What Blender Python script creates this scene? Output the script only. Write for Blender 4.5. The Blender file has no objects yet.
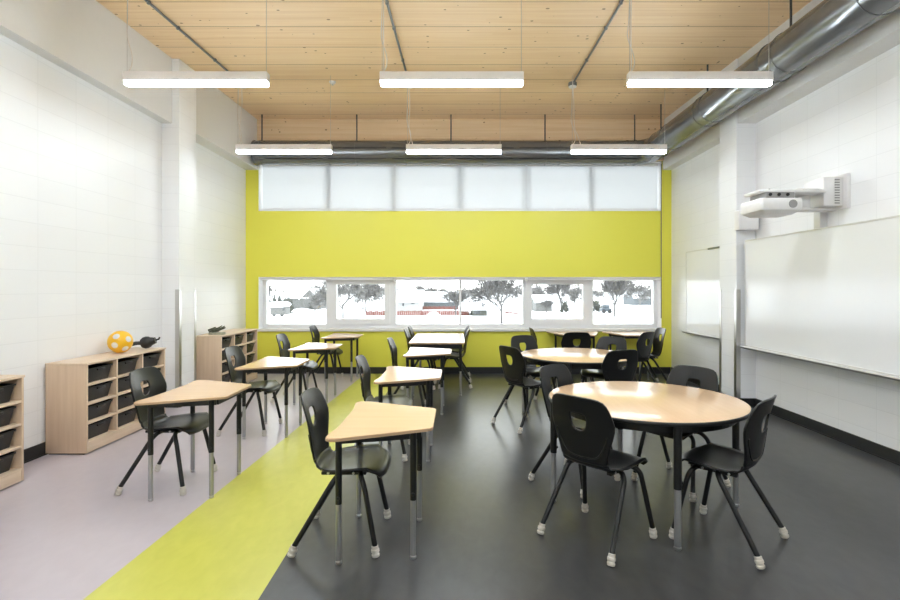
import bpy, bmesh, math, random
from mathutils import Vector, Matrix
random.seed(7)
S = bpy.context.scene
COL = S.collection
PI = math.pi
F = 510.0; VX = 458.0; VY = 288.0; EYE = 1.45
YB = 8.65                      # window wall
XL, XR = -3.60, 3.62           # side walls
YF = -1.6                      # wall behind the camera
def ceil_z(y): return 4.105 + .0215*y
def P(px, py, d): return Vector(((px-VX)*d/F, d, EYE+(VY-py)*d/F))

# ------------------------------------------------------------------ materials
def new_mat(name):
    m = bpy.data.materials.new(name); m.use_nodes = True
    nt = m.node_tree; b = nt.nodes['Principled BSDF']
    return m, nt, b
def N(nt, t, **kw):
    n = nt.nodes.new(t)
    for k, v in kw.items():
        if k in n.inputs: n.inputs[k].default_value = v
        else: setattr(n, k, v)
    return n
def L(nt, a, b): nt.links.new(a, b)
def math_node(nt, op, a, b=None, c=None):
    n = nt.nodes.new('ShaderNodeMath'); n.operation = op
    for i, v in enumerate((a, b, c)):
        if v is None: continue
        if hasattr(v, 'node'): L(nt, v, n.inputs[i])
        else: n.inputs[i].default_value = v
    return n.outputs[0]
def mix_col(nt, fac, a, b):
    n = nt.nodes.new('ShaderNodeMix'); n.data_type = 'RGBA'
    if hasattr(fac, 'node'): L(nt, fac, n.inputs[0])
    else: n.inputs[0].default_value = fac
    for s, v in ((6, a), (7, b)):
        if hasattr(v, 'node'): L(nt, v, n.inputs[s])
        else: n.inputs[s].default_value = (*v, 1)
    return n.outputs[2]
def ramp(nt, v, lo, hi):
    n = nt.nodes.new('ShaderNodeMapRange'); n.inputs[1].default_value = lo; n.inputs[2].default_value = hi
    L(nt, v, n.inputs[0]); return n.outputs[0]
def plain(name, col, rough=.5, metal=0, var=.06, scale=20, spec=.5, bump=0, bscale=200, coat=0):
    m, nt, b = new_mat(name)
    tc = N(nt, 'ShaderNodeTexCoord')
    nz = N(nt, 'ShaderNodeTexNoise', Scale=scale, Detail=3.0); L(nt, tc.outputs['Object'], nz.inputs['Vector'])
    c2 = tuple(max(0, x*(1-var)) for x in col)
    L(nt, mix_col(nt, nz.outputs[0], col, c2), b.inputs['Base Color'])
    b.inputs['Roughness'].default_value = rough; b.inputs['Metallic'].default_value = metal
    b.inputs['Specular IOR Level'].default_value = spec
    b.inputs['Coat Weight'].default_value = coat
    if bump:
        n2 = N(nt, 'ShaderNodeTexNoise', Scale=bscale); L(nt, tc.outputs['Object'], n2.inputs['Vector'])
        bp = N(nt, 'ShaderNodeBump', Strength=bump, Distance=.002); L(nt, n2.outputs[0], bp.inputs['Height']); L(nt, bp.outputs[0], b.inputs['Normal'])
    return m
def block_mat(name, col, off):
    m, nt, b = new_mat(name)
    tc = N(nt, 'ShaderNodeTexCoord'); sp = N(nt, 'ShaderNodeSeparateXYZ'); L(nt, tc.outputs['Object'], sp.inputs[0])
    cb = N(nt, 'ShaderNodeCombineXYZ')
    L(nt, math_node(nt, 'ADD', sp.outputs[1], off), cb.inputs[0]); L(nt, sp.outputs[2], cb.inputs[1])
    br = N(nt, 'ShaderNodeTexBrick', offset=0.0, squash=1.0)
    L(nt, cb.outputs[0], br.inputs['Vector'])
    for k, v in (('Scale', 1.0), ('Mortar Size', .004), ('Mortar Smooth', .35), ('Bias', 0), ('Brick Width', .438), ('Row Height', .2)):
        br.inputs[k].default_value = v
    br.inputs['Color1'].default_value = (*col, 1); br.inputs['Color2'].default_value = (*[x*.985 for x in col], 1)
    br.inputs['Mortar'].default_value = (*[x*.93 for x in col], 1)
    L(nt, br.outputs['Color'], b.inputs['Base Color'])
    nz = N(nt, 'ShaderNodeTexNoise', Scale=90.0); L(nt, tc.outputs['Object'], nz.inputs['Vector'])
    h = math_node(nt, 'ADD', math_node(nt, 'MULTIPLY', br.outputs['Fac'], -1.0), math_node(nt, 'MULTIPLY', nz.outputs[0], .25))
    bp = N(nt, 'ShaderNodeBump', Strength=.35, Distance=.003); L(nt, h, bp.inputs['Height']); L(nt, bp.outputs[0], b.inputs['Normal'])
    b.inputs['Roughness'].default_value = .42
    return m
def wood_ceiling_mat(name='ceiling_wood', k=1.0):
    m, nt, b = new_mat(name)
    tc = N(nt, 'ShaderNodeTexCoord'); sp = N(nt, 'ShaderNodeSeparateXYZ'); L(nt, tc.outputs['Object'], sp.inputs[0])
    v = math_node(nt, 'ADD', sp.outputs[1], sp.outputs[2])        # run across the planks (ceiling and fascia)
    cb = N(nt, 'ShaderNodeCombineXYZ')
    L(nt, math_node(nt, 'MULTIPLY', sp.outputs[0], .7), cb.inputs[0]); L(nt, math_node(nt, 'MULTIPLY', v, 26), cb.inputs[1])
    gr = N(nt, 'ShaderNodeTexNoise', Scale=1.0, Detail=5.0, Distortion=.6); L(nt, cb.outputs[0], gr.inputs['Vector'])
    lam = math_node(nt, 'FLOOR', math_node(nt, 'MULTIPLY', v, 26.5))
    wn = N(nt, 'ShaderNodeTexWhiteNoise', noise_dimensions='2D')
    cw = N(nt, 'ShaderNodeCombineXYZ'); L(nt, lam, cw.inputs[0])
    L(nt, math_node(nt, 'FLOOR', math_node(nt, 'ADD', math_node(nt, 'MULTIPLY', sp.outputs[0], .45), math_node(nt, 'MULTIPLY', lam, .37))), cw.inputs[1])
    L(nt, cw.outputs[0], wn.inputs['Vector'])
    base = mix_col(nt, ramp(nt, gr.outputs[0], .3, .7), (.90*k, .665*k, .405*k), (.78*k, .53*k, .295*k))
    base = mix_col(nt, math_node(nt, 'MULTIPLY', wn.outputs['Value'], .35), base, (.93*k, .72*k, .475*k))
    kv = N(nt, 'ShaderNodeCombineXYZ'); L(nt, math_node(nt, 'MULTIPLY', sp.outputs[0], 9), kv.inputs[0]); L(nt, math_node(nt, 'MULTIPLY', v, 13), kv.inputs[1])
    vo = N(nt, 'ShaderNodeTexVoronoi', Scale=1.0); L(nt, kv.outputs[0], vo.inputs['Vector'])
    sc = N(nt, 'ShaderNodeSeparateColor'); L(nt, vo.outputs['Color'], sc.inputs[0])
    rad = math_node(nt, 'MULTIPLY', math_node(nt, 'SUBTRACT', sc.outputs[0], .5), .36)
    kn = math_node(nt, 'LESS_THAN', vo.outputs['Distance'], rad)
    base = mix_col(nt, math_node(nt, 'MULTIPLY', kn, .8), base, (.20*k, .085*k, .03*k))
    fr = math_node(nt, 'FRACT', math_node(nt, 'DIVIDE', math_node(nt, 'SUBTRACT', math_node(nt, 'MULTIPLY_ADD', sp.outputs[2], 0.0, sp.outputs[1]), 4.915-48.5), .485))
    seam = math_node(nt, 'LESS_THAN', fr, .022)
    base = mix_col(nt, math_node(nt, 'MULTIPLY', seam, .75), base, (.24*k, .13*k, .06*k))
    L(nt, base, b.inputs['Base Color']); b.inputs['Roughness'].default_value = .5
    return m
def ply_mat(name, a, c, rough=.3, axis='X', spec=.5):
    m, nt, b = new_mat(name)
    tc = N(nt, 'ShaderNodeTexCoord'); mp = N(nt, 'ShaderNodeMapping'); L(nt, tc.outputs['Object'], mp.inputs[0])
    mp.inputs['Scale'].default_value = {'X': (2, 45, 45), 'Y': (45, 2, 45), 'Z': (30, 30, 1.6)}[axis]
    nz = N(nt, 'ShaderNodeTexNoise', Scale=1.0, Detail=4.0); L(nt, mp.outputs[0], nz.inputs['Vector'])
    L(nt, mix_col(nt, ramp(nt, nz.outputs[0], .3, .7), a, c), b.inputs['Base Color'])
    b.inputs['Roughness'].default_value = rough; b.inputs['Specular IOR Level'].default_value = spec
    return m
def floor_mat(name, a, c, rough):
    m, nt, b = new_mat(name)
    tc = N(nt, 'ShaderNodeTexCoord'); mp = N(nt, 'ShaderNodeMapping'); L(nt, tc.outputs['Object'], mp.inputs[0]); mp.inputs['Scale'].default_value = (5, 2.6, 4)
    n1 = N(nt, 'ShaderNodeTexNoise', Scale=3.0, Detail=2.0, Roughness=.5, Distortion=.5); L(nt, mp.outputs[0], n1.inputs['Vector'])
    n2 = N(nt, 'ShaderNodeTexNoise', Scale=.5, Detail=2.0); L(nt, mp.outputs[0], n2.inputs['Vector'])
    f = ramp(nt, math_node(nt, 'ADD', math_node(nt, 'MULTIPLY', n1.outputs[0], .75), math_node(nt, 'MULTIPLY', n2.outputs[0], .25)), .2, .8)
    L(nt, mix_col(nt, f, a, c), b.inputs['Base Color'])
    b.inputs['Roughness'].default_value = rough
    return m
def emit(name, col, s):
    m, nt, b = new_mat(name)
    b.inputs['Base Color'].default_value = (*col, 1)
    b.inputs['Emission Color'].default_value = (*col, 1); b.inputs['Emission Strength'].default_value = s
    return m
def glass_mat():
    m, nt, b = new_mat('window_glass'); nt.nodes.remove(b)
    out = nt.nodes['Material Output']
    t = N(nt, 'ShaderNodeBsdfTransparent'); t.inputs[0].default_value = (.95, .97, .96, 1)
    g = N(nt, 'ShaderNodeBsdfGlossy'); g.inputs['Roughness'].default_value = .0
    fr = N(nt, 'ShaderNodeFresnel', IOR=1.45); mx = N(nt, 'ShaderNodeMixShader')
    L(nt, fr.outputs[0], mx.inputs[0]); L(nt, t.outputs[0], mx.inputs[1]); L(nt, g.outputs[0], mx.inputs[2]); L(nt, mx.outputs[0], out.inputs[0])
    return m
def fabric_mat():
    m, nt, b = new_mat('blind_fabric'); nt.nodes.remove(b)
    out = nt.nodes['Material Output']
    tc = N(nt, 'ShaderNodeTexCoord'); wv = N(nt, 'ShaderNodeTexNoise', Scale=300.0); L(nt, tc.outputs['Object'], wv.inputs['Vector'])
    c = mix_col(nt, wv.outputs[0], (.88, .89, .90), (.84, .85, .86))
    d = N(nt, 'ShaderNodeBsdfDiffuse'); t = N(nt, 'ShaderNodeBsdfTranslucent'); L(nt, c, d.inputs[0]); L(nt, c, t.inputs[0])
    mx = N(nt, 'ShaderNodeMixShader', Fac=.5); L(nt, d.outputs[0], mx.inputs[1]); L(nt, t.outputs[0], mx.inputs[2]); L(nt, mx.outputs[0], out.inputs[0])
    return m
def duct_mat():
    m, nt, b = new_mat('galvanised_duct')
    tc = N(nt, 'ShaderNodeTexCoord'); vo = N(nt, 'ShaderNodeTexVoronoi', Scale=9.0); L(nt, tc.outputs['Object'], vo.inputs['Vector'])
    nz = N(nt, 'ShaderNodeTexNoise', Scale=3.0); L(nt, tc.outputs['Object'], nz.inputs['Vector'])
    L(nt, mix_col(nt, vo.outputs['Distance'], (.165, .17, .175), (.18, .185, .19)), b.inputs['Base Color'])
    b.inputs['Metallic'].default_value = .55; L(nt, math_node(nt, 'MULTIPLY_ADD', nz.outputs[0], .05, .20), b.inputs['Roughness'])
    return m
def ball_mat():
    m, nt, b = new_mat('dotted_ball')
    tc = N(nt, 'ShaderNodeTexCoord'); dots = None
    ico = [(0.15, -.80, .58), (.12, -.98, -.22), (.93, -.25, .28), (-.90, -.42, .05), (-.5, .5, .7), (.5, .6, .6), (.6, .6, -.5), (-.6, .55, -.55), (0, 0, -1), (.75, -.4, -.62), (-.55, -.45, -.75), (-.62, -.2, .8)]
    nm = N(nt, 'ShaderNodeVectorMath', operation='NORMALIZE'); L(nt, tc.outputs['Object'], nm.inputs[0])
    for v in ico:
        dn = N(nt, 'ShaderNodeVectorMath', operation='DOT_PRODUCT'); L(nt, nm.outputs[0], dn.inputs[0]); dn.inputs[1].default_value = Vector(v).normalized()
        g = ramp(nt, dn.outputs['Value'], .958, .968)
        dots = g if dots is None else math_node(nt, 'MAXIMUM', dots, g)
    L(nt, mix_col(nt, dots, (.90, .50, .015), (.72, .70, .68)), b.inputs['Base Color']); b.inputs['Roughness'].default_value = .35
    return m

M = dict(
 wall_l=block_mat('painted_block_left', (.87, .873, .885), .01), wall_r=block_mat('painted_block_right', (.88, .883, .90), -.03),
 paint=plain('white_paint', (.74, .735, .725), .45, var=.03), wallp=plain('white_wall', (.84, .83, .81), .5, var=.02),
 reveal=plain('white_reveal', (.93, .93, .93), .5, var=.02),
 yellow=plain('yellow_green_paint', (.80, .755, .085), .42, var=.04, scale=1.2),
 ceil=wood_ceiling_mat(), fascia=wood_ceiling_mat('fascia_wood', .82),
 lilac=floor_mat('lilac_linoleum', (.56, .505, .545), (.51, .455, .50), .285),
 green=floor_mat('lime_linoleum', (.65, .635, .125), (.56, .56, .09), .285),
 dark=floor_mat('charcoal_linoleum', (.072, .072, .074), (.044, .044, .046), .285),
 base=plain('black_rubber', (.018, .018, .019), .45),
 frame=plain('window_frame_aluminium', (.82, .82, .83), .4, var=.03), glass=glass_mat(), fabric=fabric_mat(),
 sill=plain('sill_laminate', (.80, .77, .73), .35),
 duct=duct_mat(), darkmetal=plain('dark_slot', (.01, .01, .01), .6), rod=plain('dark_threaded_rod', (.05, .05, .05), .5, 0),
 conduit=plain('grey_conduit', (.20, .21, .22), .4, .6), steel=plain('brushed_steel', (.60, .59, .57), .3, 1, scale=60),
 chrome=plain('satin_steel_tube', (.42, .42, .43), .42, .75), black=plain('black_powder_coat', (.007, .007, .0075), .4, var=.2),
 shell=plain('black_moulded_plastic', (.007, .007, .0073), .33, var=.15, bump=.12, bscale=700),
 glide=plain('ivory_rubber', (.62, .58, .52), .55), bolt=plain('zinc_bolt', (.6, .6, .6), .3, 1),
 maple=ply_mat('maple_laminate', (.77, .535, .34), (.74, .505, .315), .21, 'Y'), edge=plain('tan_edge_band', (.50, .33, .20), .5), darkedge=plain('black_edge_band', (.012, .012, .012), .4),
 ply=ply_mat('birch_ply_panel', (.72, .55, .40), (.65, .48, .335), .4, 'Z'), plyh=ply_mat('birch_ply_shelf', (.74, .59, .45), (.66, .50, .36), .4, 'Y'),
 bin=plain('black_bin_plastic', (.016, .016, .017), .4, bump=.1, bscale=500),
 lamp=emit('lamp_diffuser', (.83, .93, 1.0), 28.0), lampbody=plain('lamp_white_metal', (.80, .76, .74), .4), wire=plain('wire_steel', (.45, .43, .41), .4), cord=plain('white_cord', (.72, .66, .60), .5),
 board=plain('whiteboard_enamel', (.87, .875, .89), .16, var=.01), alu=plain('anodised_aluminium', (.72, .71, .70), .35, .3),
 device=plain('white_device_plastic', (.80, .78, .77), .38), grille=plain('grey_grille', (.30, .29, .28), .6), ball=ball_mat(),
 snow=plain('snow', (.86, .87, .89), .7, var=.03, scale=2), bark=plain('frosted_bark', (.095, .09, .088), .8), bark2=plain('frosted_bark_pale', (.15, .145, .14), .8),
 siding=plain('grey_siding', (.12, .12, .115), .7), white_siding=plain('white_siding', (.30, .30, .30), .7), redwood=plain('red_fence_wood', (.13, .045, .035), .8), bluegrey=plain('blue_grey_siding', (.085, .097, .105), .7),
 carp=plain('grey_car_paint', (.06, .075, .09), .3), hedge=plain('frosted_hedge', (.065, .068, .058), .9), darkglass=plain('dark_glass', (.05, .055, .06), .1),
 twig=plain('mottled_craft', (.20, .21, .14), .8, var=.7, scale=60), craft=plain('mottled_paper', (.50, .50, .40), .8, var=.6, scale=50),
)

# ------------------------------------------------------------------ mesh builder
class MB:
    def __init__(s): s.bm = bmesh.new(); s.mi = 0
    def _v(s, co): return s.bm.verts.new(co)
    def _f(s, vs):
        try:
            f = s.bm.faces.new(vs); f.material_index = s.mi; return f
        except ValueError: return None
    def box(s, lo, hi, bev=0.0, mat=None, seg=2):
        x0, y0, z0 = lo; x1, y1, z1 = hi
        vs = [s._v(c) for c in ((x0,y0,z0),(x1,y0,z0),(x1,y1,z0),(x0,y1,z0),(x0,y0,z1),(x1,y0,z1),(x1,y1,z1),(x0,y1,z1))]
        if mat is not None:
            for v in vs: v.co = mat @ v.co
        fs = [s._f([vs[i] for i in q]) for q in ((0,3,2,1),(4,5,6,7),(0,1,5,4),(1,2,6,5),(2,3,7,6),(3,0,4,7))]
        if bev:
            es = {e for f in fs for e in f.edges}
            r = bmesh.ops.bevel(s.bm, geom=list(es), offset=bev, segments=seg, affect='EDGES', profile=.5)
            for f in r['faces']: f.material_index = s.mi
        return s
    def prism(s, pts, z0, z1, bev=0, top=None):
        """polygon in XY raised from z0 to z1 (z may be functions)"""
        f0 = z0 if callable(z0) else (lambda p: z0); f1 = z1 if callable(z1) else (lambda p: z1)
        a = [s._v((p[0], p[1], f0(p))) for p in pts]; b = [s._v((p[0], p[1], f1(p))) for p in pts]
        n = len(pts); fs = [s._f(a[::-1]), s._f(b)]
        if top is not None and fs[1]: fs[1].material_index = top
        for i in range(n): s._f([a[i], a[(i+1)%n], b[(i+1)%n], b[i]])
        if bev:
            es = [e for e in fs[1].edges]
            r = bmesh.ops.bevel(s.bm, geom=es, offset=bev, segments=2, affect='EDGES')
        return s
    def tube(s, path, r, n=10, cap=True):
        path = [Vector(p) for p in path]; rings = []
        up = None
        for i, p in enumerate(path):
            t = (path[min(i+1, len(path)-1)] - path[max(i-1, 0)]).normalized()
            if up is None:
                up = Vector((0,0,1)) if abs(t.z) < .9 else Vector((1,0,0))
            u = (up - t*up.dot(t)).normalized(); w = t.cross(u); up = u
            rr = r[i] if isinstance(r, (list, tuple)) else r
            rings.append([s._v(p + (u*math.cos(2*PI*k/n) + w*math.sin(2*PI*k/n))*rr) for k in range(n)])
        for a, b in zip(rings, rings[1:]):
            for k in range(n): s._f([a[k], a[(k+1)%n], b[(k+1)%n], b[k]])
        if cap: s._f(rings[0][::-1]); s._f(rings[-1])
        return s
    def lathe(s, prof, c=(0,0,0), n=20, axis='Z'):
        rings = []
        for r, h in prof:
            ring = []
            for k in range(n):
                a = 2*PI*k/n; x, y = r*math.cos(a), r*math.sin(a)
                p = {'Z': (x, y, h), 'X': (h, x, y), 'Y': (y, h, x)}[axis]
                ring.append(s._v(Vector(c)+Vector(p)))
            rings.append(ring)
        for a, b in zip(rings, rings[1:]):
            for k in range(n): s._f([a[k], a[(k+1)%n], b[(k+1)%n], b[k]])
        s._f(rings[0][::-1]); s._f(rings[-1])
        return s
    def grid(s, rows):
        vs = [[s._v(p) for p in r] for r in rows]
        for a, b in zip(vs, vs[1:]):
            for k in range(len(a)-1): s._f([a[k], a[k+1], b[k+1], b[k]])
        return s
    def build(s, name, mats, parent=None, loc=None, smooth=True, ang=35):
        bmesh.ops.remove_doubles(s.bm, verts=s.bm.verts, dist=1e-6)
        bmesh.ops.recalc_face_normals(s.bm, faces=s.bm.faces)
        me = bpy.data.meshes.new(name); s.bm.to_mesh(me); s.bm.free()
        for m in (mats if isinstance(mats, (list, tuple)) else [mats]): me.materials.append(m)
        if smooth:
            for p in me.polygons: p.use_smooth = True
            me.set_sharp_from_angle(angle=math.radians(ang))
        o = bpy.data.objects.new(name, me); COL.objects.link(o)
        if parent is not None: o.parent = parent
        if loc is not None: o.location = loc
        return o
def empty(name, loc=(0,0,0), rz=0):
    o = bpy.data.objects.new(name, None); COL.objects.link(o); o.empty_display_size = .1
    o.location = loc; o.rotation_euler = (0, 0, rz); return o
def tag(o, label, cat, group=None):
    o['label'] = label; o['category'] = cat
    if group: o['group'] = group
    elif 'group' in o: del o['group']
    return o
def struct(o): o['kind'] = 'structure'; return o
CH = {}
def kids(o): return [c for c in COL.objects if c.parent is o]
def copy_tree(o, parent=None):
    c = o.copy(); COL.objects.link(c)
    if parent is not None: c.parent = parent
    for ch in kids(o): copy_tree(ch, c)
    return c
def arc(c, r, a0, a1, n, ax=0, ay=1):
    out = []
    for i in range(n+1):
        a = a0+(a1-a0)*i/n; p = list(c); p[ax] += r*math.cos(a); p[ay] += r*math.sin(a); out.append(tuple(p))
    return out
def fillet(pts, rs, n=5):
    """round the corners of a closed polygon"""
    out = []; m = len(pts)
    for i, p in enumerate(pts):
        p = Vector(p[:2]); a = (Vector(pts[i-1][:2])-p); b = (Vector(pts[(i+1)%m][:2])-p)
        r = rs[i] if isinstance(rs, (list, tuple)) else rs
        if r <= 0: out.append(tuple(p)); continue
        th = a.angle(b)/2; t = min(r/math.tan(th), a.length*.48, b.length*.48)
        p0 = p+a.normalized()*t; p1 = p+b.normalized()*t
        for k in range(n+1):
            u = k/n; out.append(tuple(p0*(1-u)**2 + p*2*u*(1-u) + p1*u*u))
    return out
def smooth_path(pts, n=6):
    """Catmull-Rom through points"""
    pts = [Vector(p) for p in pts]; q = [pts[0]*2-pts[1]]+pts+[pts[-1]*2-pts[-2]]; out = []
    for i in range(1, len(q)-2):
        for k in range(n):
            t = k/n; a, b, c, d = q[i-1:i+3]
            out.append(.5*((2*b)+(c-a)*t+(2*a-5*b+4*c-d)*t*t+(3*b-a-3*c+d)*t**3))
    out.append(pts[-1]); return out

# ------------------------------------------------------------------ room shell
m = MB()
def fx1(y): return -1.745+.028*(y-2.38)      # lilac | lime
def fx2(y): return -.93-.012*(y-2.38)       # lime | charcoal
ys = (YF-.2, YB+.3)
for i, (a, b) in enumerate(((lambda y: XL-.2, fx1), (fx1, fx2), (fx2, lambda y: XR+.2))):
    m.mi = i
    m.prism([(a(ys[0]), ys[0]), (b(ys[0]), ys[0]), (b(ys[1]), ys[1]), (a(ys[1]), ys[1])], -.1, 0)
struct(m.build('floor', [M['lilac'], M['green'], M['dark']], smooth=False))
m = MB(); m.prism([(XL-.2, YF-.2), (XR+.2, YF-.2), (XR+.2, YB+.3), (XL-.2, YB+.3)], lambda p: ceil_z(p[1]), lambda p: ceil_z(p[1])+.15)
struct(m.build('ceiling', M['ceil'], smooth=False))
cz = lambda p: ceil_z(p[1])
def wallprism(name, x0, x1, y0, y1, mat, z0=0):
    m = MB(); m.prism([(x0, y0), (x1, y0), (x1, y1), (x0, y1)], z0, cz); return struct(m.build(name, mat, smooth=False))
wallprism('wall_left', XL-.2, XL, YF-.2, YB, M['wall_l'])
wallprism('wall_right', XR, XR+.2, YF-.2, YB, M['wall_r'])
wallprism('wall_front', XL, XR, YF-.2, YF, M['wallp'])
OX0, OX1 = -3.383, 3.451; LZ0, LZ1 = .745, 1.637; UZ0, UZ1 = 2.756, 3.60; WT = .30
m = MB()
m.box((XL-.2, YB, 0), (OX0, YB+WT, UZ1)); m.box((OX1, YB, 0), (XR+.2, YB+WT, UZ1))
m.box((OX0, YB, 0), (OX1, YB+WT, LZ0)); m.box((OX0, YB, LZ1), (OX1, YB+WT, UZ0))
m.box((XL-.2, YB, UZ1), (XR+.2, YB+WT, 4.285))
struct(m.build('wall_back', M['yellow'], smooth=False))
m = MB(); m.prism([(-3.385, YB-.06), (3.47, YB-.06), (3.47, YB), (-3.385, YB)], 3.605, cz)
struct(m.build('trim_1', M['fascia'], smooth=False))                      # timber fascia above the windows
BZ = 3.45
def beam(n, x0, x1, y0, y1): return wallprism('trim_%d' % n, x0, x1, y0, y1, M['paint'], BZ)
beam(2, XL, -3.475, YF, 6.2); beam(3, XL, -3.385, 6.6, YB); beam(4, 3.40, XR, YF, 6.2); beam(5, 3.47, XR, 6.6, YB)
wallprism('trim_6', XL, -3.39, 6.2, 6.6, M['wall_l']); wallprism('trim_7', 3.385, XR, 6.2, 6.6, M['wall_r'])   # pilasters
def baseboard(name, runs):
    m = MB()
    for (x0, y0, x1, y1, nx, ny) in runs:       # wall line and inward normal
        t = .012
        if nx: m.box((min(x0, x0+nx*t), y0, 0), (max(x0, x0+nx*t), y1, .11)); m.box((min(x0, x0+nx*.02), y0, 0), (max(x0, x0+nx*.02), y1, .012))
        else: m.box((x0, min(y0, y0+ny*t), 0), (x1, max(y0, y0+ny*t), .11)); m.box((x0, min(y0, y0+ny*.02), 0), (x1, max(y0, y0+ny*.02), .012))
    struct(m.build(name, M['base'], smooth=False))
baseboard('baseboard_left', [(XL, YF, XL, 6.2, 1, 0), (XL, 6.6, XL, YB, 1, 0), (-3.39, 6.19, 0, 6.61, 1, 0), (XL, 6.2, -3.39, 0, 0, -1)])
baseboard('baseboard_right', [(XR, YF, XR, 6.2, -1, 0), (XR, 6.6, XR, YB, -1, 0), (3.385, 6.19, 0, 6.61, -1, 0), (3.385, 6.2, XR, 0, 0, -1)])
baseboard('baseboard_back', [(XL+.02, YB, XR-.02, YB, 0, -1)])

# windows ------------------------------------------------------------
FY0, FY1 = YB+.17, YB+.26
fx = lambda px: (px-VX)*FY0/F
def fz(py): return EYE+(VY-py)*FY0/F
def reveal(n, z0, z1):
    m = MB(); t = .008
    m.box((OX0, YB-.002, z0), (OX0+t, FY0, z1)); m.box((OX1-t, YB-.002, z0), (OX1, FY0, z1))
    m.box((OX0, YB-.002, z1-t), (OX1, FY0, z1)); m.box((OX0, YB-.002, z0), (OX1, FY0, z0+t))
    struct(m.build('trim_%d' % n, M['reveal'], smooth=False))
reveal(8, LZ0, LZ1); reveal(9, UZ0, UZ1)
m = MB(); m.box((OX0-.03, YB-.035, LZ0-.03), (OX1+.03, YB+.17, LZ0+.012), .004)
struct(m.build('trim_10', M['sill']))
# lower band
w2 = MB(); z0, z1 = LZ0+.01, LZ1-.008
pz0, pz1 = fz(324), fz(280.5)
w2.box((OX0+.008, FY0, z0), (OX1-.008, FY1, pz0)); w2.box((OX0+.008, FY0, pz1), (OX1-.008, FY1, z1))
for a, b in ((255, 266.5), (326.5, 331.5), (390, 396), (459.2, 461.4), (523, 526.5), (588, 593), (653.5, 661)):
    xa, xb = fx(a), fx(b)
    w2.box((max(xa, OX0+.008), FY0-.012, pz0), (min(xb, OX1-.008), FY1, pz1))
W2 = struct(w2.build('window_2', M['frame'], smooth=False))
lower = [(266.5, 326.5), (331.5, 390), (396, 459.2), (461.4, 523), (526.5, 588), (593, 653.5)]
for i, (a, b) in enumerate(lower):
    xa, xb = fx(a), fx(b)
    if i in (1, 4):
        s = MB(); t = .09
        for lo, hi in (((xa, pz0), (xb, pz0+t)), ((xa, pz1-t*.75), (xb, pz1)), ((xa, pz0+t), (xa+t, pz1-t*.75)), ((xb-t, pz0+t), (xb, pz1-t*.75))):
            s.box((lo[0], FY0-.03, lo[1]), (hi[0], FY1-.03, hi[1]))
        sash = s.build('casement_sash', M['frame'], W2)
        g = MB(); g.box((xa+t-.01, FY0+.03, pz0+t-.01), (xb-t+.01, FY0+.036, pz1-t*.75+.01)); g.build('pane', M['glass'], sash, smooth=False)
    else:
        g = MB(); g.box((xa-.005, FY0+.04, pz0-.005), (xb+.005, FY0+.046, pz1+.005)); g.build('pane', M['glass'], W2, smooth=False)
# upper band
w1 = MB(); z0, z1 = UZ0+.008, UZ1-.008
w1.box((OX0+.008, FY0, z0), (OX1-.008, FY1, z0+.055)); w1.box((OX0+.008, FY0, z1-.05), (OX1-.008, FY1, z1))
cs = [258, 329, 394, 460, 526, 591, 660]
for c in cs: w1.box((max(fx(c-2.6), OX0+.008), FY0, z0+.055), (min(fx(c+2.6), OX1-.008), FY1, z1-.05))
W1 = struct(w1.build('window_1', M['frame'], smooth=False))
for a, b in zip(cs, cs[1:]):
    g = MB(); g.box((fx(a+2.5), FY0+.05, z0+.05), (fx(b-2.5), FY0+.056, z1-.045)); g.build('pane', M['glass'], W1, smooth=False)
# blinds
by = YB+.12; bx = lambda px: (px-VX)*by/F
GB = 'roller blinds of the window bands'
which = ['left', 'middle', 'right']
for i, (a, b) in enumerate(((262.5, 393.8), (395.8, 525.3), (527.3, 657.5))):
    r = empty('roller_blind', ((bx(a)+bx(b))/2, by, UZ1-.05)); hw = (bx(b)-bx(a))/2
    tag(r, 'lowered white roller blind over the %s third of the upper window band' % which[i], 'blind')
    f = MB(); f.box((-hw, -.001, -(UZ1-.05-2.815)), (hw, .001, 0)); f.build('fabric', M['fabric'], r, smooth=False)
    f = MB(); f.box((-hw, -.008, -(UZ1-.05-2.795)), (hw, .008, -(UZ1-.05-2.818)), .003); f.build('bottom_bar', M['frame'], r)
    f = MB(); f.lathe([(.022, -hw), (.022, hw)], (0, .0, .018), 14, 'X'); f.build('roller_tube', M['alu'], r)
    if i == 2:
        x = 3.438-r.location.x; y = YB-.012-by
        f = MB(); f.tube([(x, y, .0), (x, y, -2.6)], .004, 6); f.tube([(x, y-.02, 0), (x, y-.02, -2.6)], .004, 6); f.tube(arc((x, y-.01, -2.6), .01, PI, 2*PI, 6, 1, 2), .004, 6)
        f.build('chain', M['conduit'], r)
for i, (a, b) in enumerate(((259.5, 393.8), (395, 525.8), (527, 660))):
    hw = (bx(b)-bx(a))/2; r = empty('roller_blind', ((bx(a)+bx(b))/2, YB+.05, LZ1-.035))
    tag(r, 'rolled up white roller blind above the %s third of the lower window band' % which[i], 'blind')
    f = MB(); f.lathe([(.02, -hw+.02), (.02, hw-.02)], (0, 0, 0), 14, 'X'); f.build('rolled_fabric', M['reveal'], r)
    for sx in (-1, 1):
        f = MB(); f.box((sx*hw-.008 if sx < 0 else hw-.012, -.035, -.035), (-hw+.012 if sx < 0 else hw+.008, .03, .026), .004); f.build('bracket', M['alu'], r)

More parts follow.
